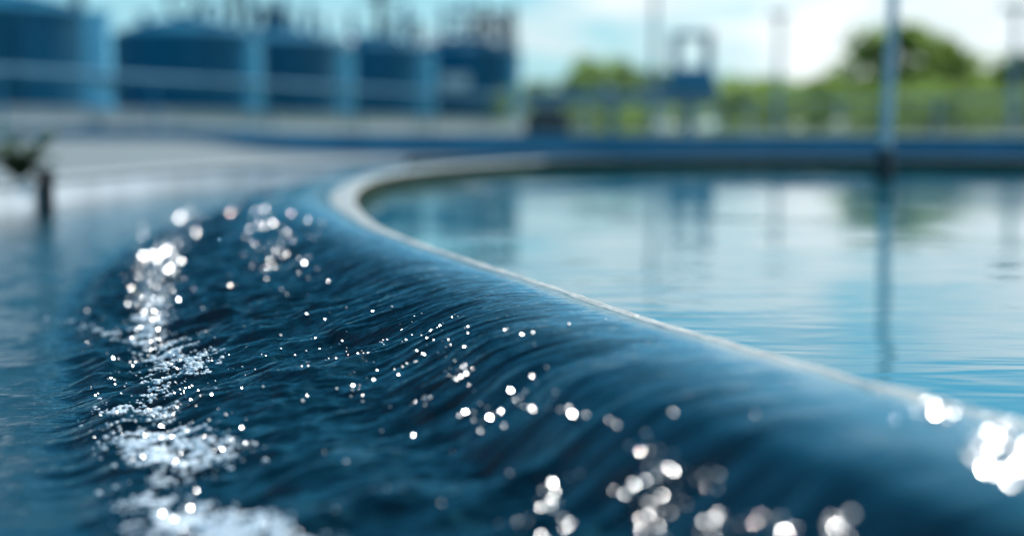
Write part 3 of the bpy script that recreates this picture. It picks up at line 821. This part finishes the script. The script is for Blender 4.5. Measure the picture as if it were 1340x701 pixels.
# ------------------------------------------------------------------ trees and shrubs
def tree(name, u, dist, v_top, wpx, label, cat='tree', mat=0, nleaf=1900, trunk=True, group=None, low=0.25, clumps=None):
    x = (u - CX) / FPX * dist
    H = at_dist(u, v_top, dist)[2] - GROUND_Z
    Wd = wpx * 1.18 / FPX * dist / 2
    r = empty(name, (x, dist, GROUND_Z), label, cat, group)
    mb = MB()
    tr = max(.05, H * .028)
    bend = random.uniform(-.05, .05) * H
    mb.tube([(0, 0, 0), (bend * .3, 0, H * .3), (bend, 0, H * .6), (bend * .8, 0, H * .88)], [tr * 1.35, tr, tr * .6, tr * .15], 9)
    cl = []
    nb = clumps or max(10, int(6 + Wd * 4))
    for k in range(nb):
        a = random.uniform(0, 2 * math.pi); zz = random.uniform(low, .93)
        f = math.sin(math.pi * min(1, max(0.02, (zz - low * .45) / (1.08 - low * .45)))) ** .6
        rad = Wd * f * math.sqrt(random.uniform(.15, 1)) * .8
        c = Vector((rad * math.cos(a) + bend * zz, rad * math.sin(a) * .8, zz * H))
        cl.append((c, random.uniform(.32, .55) * Wd * (.75 if zz > .75 else 1)))
        b0 = Vector((bend * zz * .6, 0, max(.05, zz - .22) * H))
        mb.tube([b0, (b0 + c) / 2 + Vector((0, 0, -.03 * H)), c], [tr * .4, tr * .25, tr * .08], 6)
    mb.build('trunk', m_bark, r, True)
    per = nleaf // len(cl)
    pts = []
    for c, rad in cl:
        d = rng.normal(size=(per, 3)); d /= np.linalg.norm(d, axis=1)[:, None]
        q = np.array(c) + d * (rad * rng.random((per, 1)) ** .45) * np.array([1, 1, .75])
        pts.append(q)
    pts = np.concatenate(pts); pts[:, 2] = np.clip(pts[:, 2], .1, H * 1.01)
    k = len(pts)
    sz = (0.040 * H + .05) * rng.uniform(.6, 1.3, (k, 1))
    a = rng.normal(size=(k, 3)); a /= np.linalg.norm(a, axis=1)[:, None]
    b = np.cross(a, rng.normal(size=(k, 3))); b /= np.linalg.norm(b, axis=1)[:, None]
    V = np.stack([pts - a * sz, pts + b * sz * .55, pts + a * sz, pts - b * sz * .55], 1).reshape(-1, 3)
    F = np.arange(4 * k).reshape(-1, 4)
    tris_mesh('crown', V, F, m_leafs[mat], r)
    return r
tree('leafy_tree', 790, 105, 70, 95, 'rounded green tree between the tanks and the bridge, taller than its neighbours', mat=0)
tree('leafy_tree', 735, 98, 92, 90, 'fresh green low tree right beside the last tank', mat=0)
tree('leafy_tree', 850, 112, 94, 90, 'small green tree half hidden behind the blue bridge housing', mat=0)
tree('leafy_tree', 975, 110, 103, 120, 'low yellow green tree to the right of the bridge housing', mat=0)
tree('leafy_tree', 1072, 108, 74, 100, 'mid height fresh green tree left of the tallest tree', mat=0)
tree('leafy_tree', 1165, 100, 30, 122, 'tallest tree, a full green crown directly behind the steel pole', mat=0, nleaf=1800, clumps=26)
tree('leafy_tree', 1205, 103, 44, 78, 'green tree crowding the right flank of the tallest tree', mat=0)
tree('leafy_tree', 1118, 106, 62, 70, 'green tree crowding the left flank of the tallest tree', mat=0)
tree('leafy_tree', 1262, 104, 70, 125, 'fresh green tree just right of the tallest tree', mat=0)
tree('leafy_tree', 1310, 112, 82, 110, 'fresh green tree behind the right hand lamp post', mat=0)
tree('leafy_tree', 1345, 92, 72, 90, 'dark green tree at the right edge of the photo', mat=2)
tree('leafy_tree', 1210, 118, 84, 120, 'pale green tree filling the gap behind the tallest one', mat=0)
tree('leafy_tree', 1030, 120, 104, 110, 'distant green tree behind the left hand lamp post', mat=1)
for k, u in enumerate(range(700, 1400, 40)):
    tree('shrub', u + random.uniform(-8, 8), random.uniform(70, 84), random.uniform(98, 116) if u > 930 else random.uniform(112, 126), random.uniform(92, 120), 'leafy green shrub in the hedge line below the trees', 'shrub',
         mat=random.choice([0, 0, 0, 1, 1]), nleaf=1000, group='shrubs in the hedge line', low=0.12, clumps=14)

# ------------------------------------------------------------------ scraper bridge with drive housing
bz = 34.0
def bx(u): return (u - CX) / FPX * bz
def bzv(v): return at_dist(800, v, bz)[2]
r = empty('scraper_bridge', (bx(810), bz, GROUND_Z), 'blue grey bridge with a sloping drive housing and open frame on top', 'bridge')
def rel(u, v, dy=0.0): return (bx(u) - r.location.x, dy, bzv(v) - r.location.z)
mb = MB(); a = rel(686, 136); b = rel(934, 120); mb.box(a[0], -.35, a[2], b[0], .35, b[2], .03); mb.build('deck_beam', m_bridge, r)
mb = MB()
for u in (692, 740, 790, 840, 864):
    for yy in (-.33, .33): mb.tube([rel(u, 121, yy), rel(u, 100 + (u < 800) * 8, yy)], .022, 6)
for yy in (-.33, .33): mb.tube([rel(692, 108, yy), rel(790, 107, yy), rel(864, 100, yy)], .022, 6)
mb.build('hand_rail', m_bridge, r, True)
mb = MB()
y0, y1 = -.6, .6
bot = [rel(868, 119.8), rel(934, 119.8)]; top = [rel(878, 90), rel(926, 90)]
mb.loft([[(bot[0][0], y0, bot[0][2]), (bot[1][0], y0, bot[0][2]), (bot[1][0], y1, bot[0][2]), (bot[0][0], y1, bot[0][2])],
         [(top[0][0], y0 + .15, top[0][2]), (top[1][0], y0 + .15, top[0][2]), (top[1][0], y1 - .15, top[0][2]), (top[0][0], y1 - .15, top[0][2])]], True, True)
mb.build('drive_housing', m_house, r)
mb = MB()
for yy in (-.4, .4):
    for u in (882, 924): mb.bar(rel(u, 89.9, yy), rel(u, 48, yy), .11, .11)
    mb.bar(rel(878, 46.5, yy), rel(928, 46.5, yy), .1, .1)
for u in (882, 924): mb.bar(rel(u, 46.4, -.35), rel(u, 46.4, .35), .08, .08)
mb.build('top_frame', m_bridge, r)
for u in (712, 800, 900):
    for yy in (-.28, .28):
        mb = MB(); a = rel(u, 136.1, yy); mb.bar((a[0], yy, 0), (a[0], yy, a[2]), .14, .14); mb.build('leg', m_bridge, r)
# dark pump unit below it
r = empty('pump_unit', (bx(712), bz - 3, GROUND_Z), 'dark squat pump unit under the left end of the bridge', 'pump')
mb = MB(); mb.box(-.5, -.35, .12, .5, .35, .52, .05); mb.build('casing', m_dark, r)
mb = MB(); mb.tube([(-.3, 0, .52), (-.3, 0, .62), (.35, 0, .62)], .09, 10); mb.build('outlet_pipe', m_dark, r, True)
mb = MB(); mb.box(-.6, -.4, 0, .6, .4, .12); mb.build('plinth', m_grey, r)

# ------------------------------------------------------------------ railing on the right
r = empty('railing', (4.5, 24, GROUND_Z), 'long grey two bar railing behind the far side of the basin', 'railing')
pts = [(-0.0, 29.5), (3.0, 28.0), (6.0, 26.2), (9.0, 24.2), (12, 21.5)]
pl = []
for k in range(len(pts) - 1):
    for j in range(4):
        t = j / 4; pl.append((pts[k][0] * (1 - t) + pts[k + 1][0] * t - 4.5, pts[k][1] * (1 - t) + pts[k + 1][1] * t - 24))
for k, q in enumerate(pl):
    if k % 2 == 0:
        mb = MB(); mb.tube([(q[0], q[1], 0), (q[0], q[1], .78)], .03, 8); mb.build('post', m_galv, r, True)
for hz, rad in ((.74, .035), (.44, .025)):
    mb = MB(); mb.tube([(q[0], q[1] - .05, hz) for q in pl], rad, 8); mb.build('rail', m_bridge, r, True)

# ------------------------------------------------------------------ pole standing in the basin
bq = on_plane(1157, 236, POOL_Z)
r = empty('steel_pole', (bq[0], bq[1], POOL_Z - 0.5), 'tall grey steel pole standing in the still water on a dark collar', 'pole')
dt = (1172 - 1160) / FPX * bq[1] * 0.6
mb = MB(); mb.tube([(0, 0, 0), (0, 0, .5), (dt * .5, 0, 1.15), (dt, 0, 1.83)], [.036, .036, .033, .030], 20); mb.build('shaft', m_galv, r, True)
mb = MB(); mb.lathe([(.05, .40), (.062, .48), (.066, .515), (.066, .57), (.055, .60), (.052, .68), (.04, .70)], n=20); mb.build('collar', m_dark, r, True)
mb = MB(); mb.lathe([(.034, 1.83), (.034, 1.85), (.0, 1.87)], c=(dt, 0, 0), n=16); mb.build('end_cap', m_galv, r, True)

# ------------------------------------------------------------------ distant lamp posts
for u, v, dist, hl, lab in ((855, -30, 62, .9, 'slim grey lamp post rising behind the bridge'), (1016, 22, 70, 1.0, 'grey lamp post left of the tallest tree, small head'), (1322, 14, 52, 1.1, 'grey lamp post near the right edge, wide head')):
    x = (u - CX) / FPX * dist; H = at_dist(u, v, dist)[2] - GROUND_Z
    r = empty('lamp_post', (x, dist, GROUND_Z), lab, 'lamp post', 'lamp posts beyond the basin')
    mb = MB(); mb.tube([(0, 0, 0), (0, 0, H * .5), (0, 0, H)], [.16, .13, .10], 12); mb.build('pole', m_galv, r, True)
    mb = MB(); mb.box(-hl / 2, -.22, H, hl / 2, .22, H + .22, .05); mb.build('lamp_head', m_galv, r)
    mb = MB(); mb.box(-hl / 2 + .1, -.16, H - .035, -.13, .16, H - .002); mb.build('lens', m_lightpanel, r)

# ------------------------------------------------------------------ weed and stub post at the channel's left edge
def by_wall(u, gap):
    X, Y, NX, NY, W = [Pc(so_, a) for a in (rx, ry, nx, ny, CW)]
    q = np.stack([X + NX * (W - gap), Y + NY * (W - gap)], 1)
    e = np.abs(CX + FPX * q[:, 0] / q[:, 1] - u) + 1e4 * ((q[:, 0] > -1.5) | (q[:, 1] < 4) | (q[:, 1] > 10.5))
    return q[int(np.argmin(e))]
wq = by_wall(26, -0.03)
r = empty('weed', (wq[0], wq[1], -0.008), 'green leafy weed growing on the left channel wall', 'plant')
ms = MB(); lv = []
for k in range(34):
    a = random.uniform(0, 6.28); h = random.uniform(.08, .27); lean = random.uniform(.04, .24)
    pts = [(0, 0, 0), (lean * .4 * math.cos(a), lean * .4 * math.sin(a), h * .5), (lean * math.cos(a), lean * math.sin(a), h)]
    ms.tube(pts, [.006, .005, .002], 6)
    for j in range(14):
        t = .2 + .8 * j / 13
        p = Vector(pts[1]).lerp(Vector(pts[2]), (t - .5) * 2) if t > .5 else Vector(pts[0]).lerp(Vector(pts[1]), t * 2)
        b = random.uniform(0, 6.28); d = Vector((math.cos(b), math.sin(b), random.uniform(-.2, .6))).normalized(); sd_ = d.cross(Vector((0, 0, 1))).normalized()
        ln = random.uniform(.035, .085)
        lv.append([p, p + d * ln * .5 + sd_ * ln * .22, p + d * ln, p + d * ln * .5 - sd_ * ln * .22])
ms.build('stem', m_stem, r, True)
V = np.array([[list(q) for q in x] for x in lv]).reshape(-1, 3)
tris_mesh('leaves', V, np.arange(len(V)).reshape(-1, 4), m_leafs[2], r)
sq = by_wall(59, 0.02)
r = empty('stub_post', (sq[0], sq[1], FLOW_Z - 0.03), 'short black stub post standing in the channel beside the weed', 'post')
mb = MB(); mb.lathe([(.045, .02), (.045, .17)], n=18); mb.build('shaft', m_dark, r, True)
mb = MB(); mb.lathe([(.052, .17), (.056, .185), (.05, .21), (.03, .22)], n=18); mb.build('cap', m_dark, r, True)
mb = MB(); mb.lathe([(.07, 0), (.07, .02)], n=18); mb.build('base_plate', m_dark, r, True)
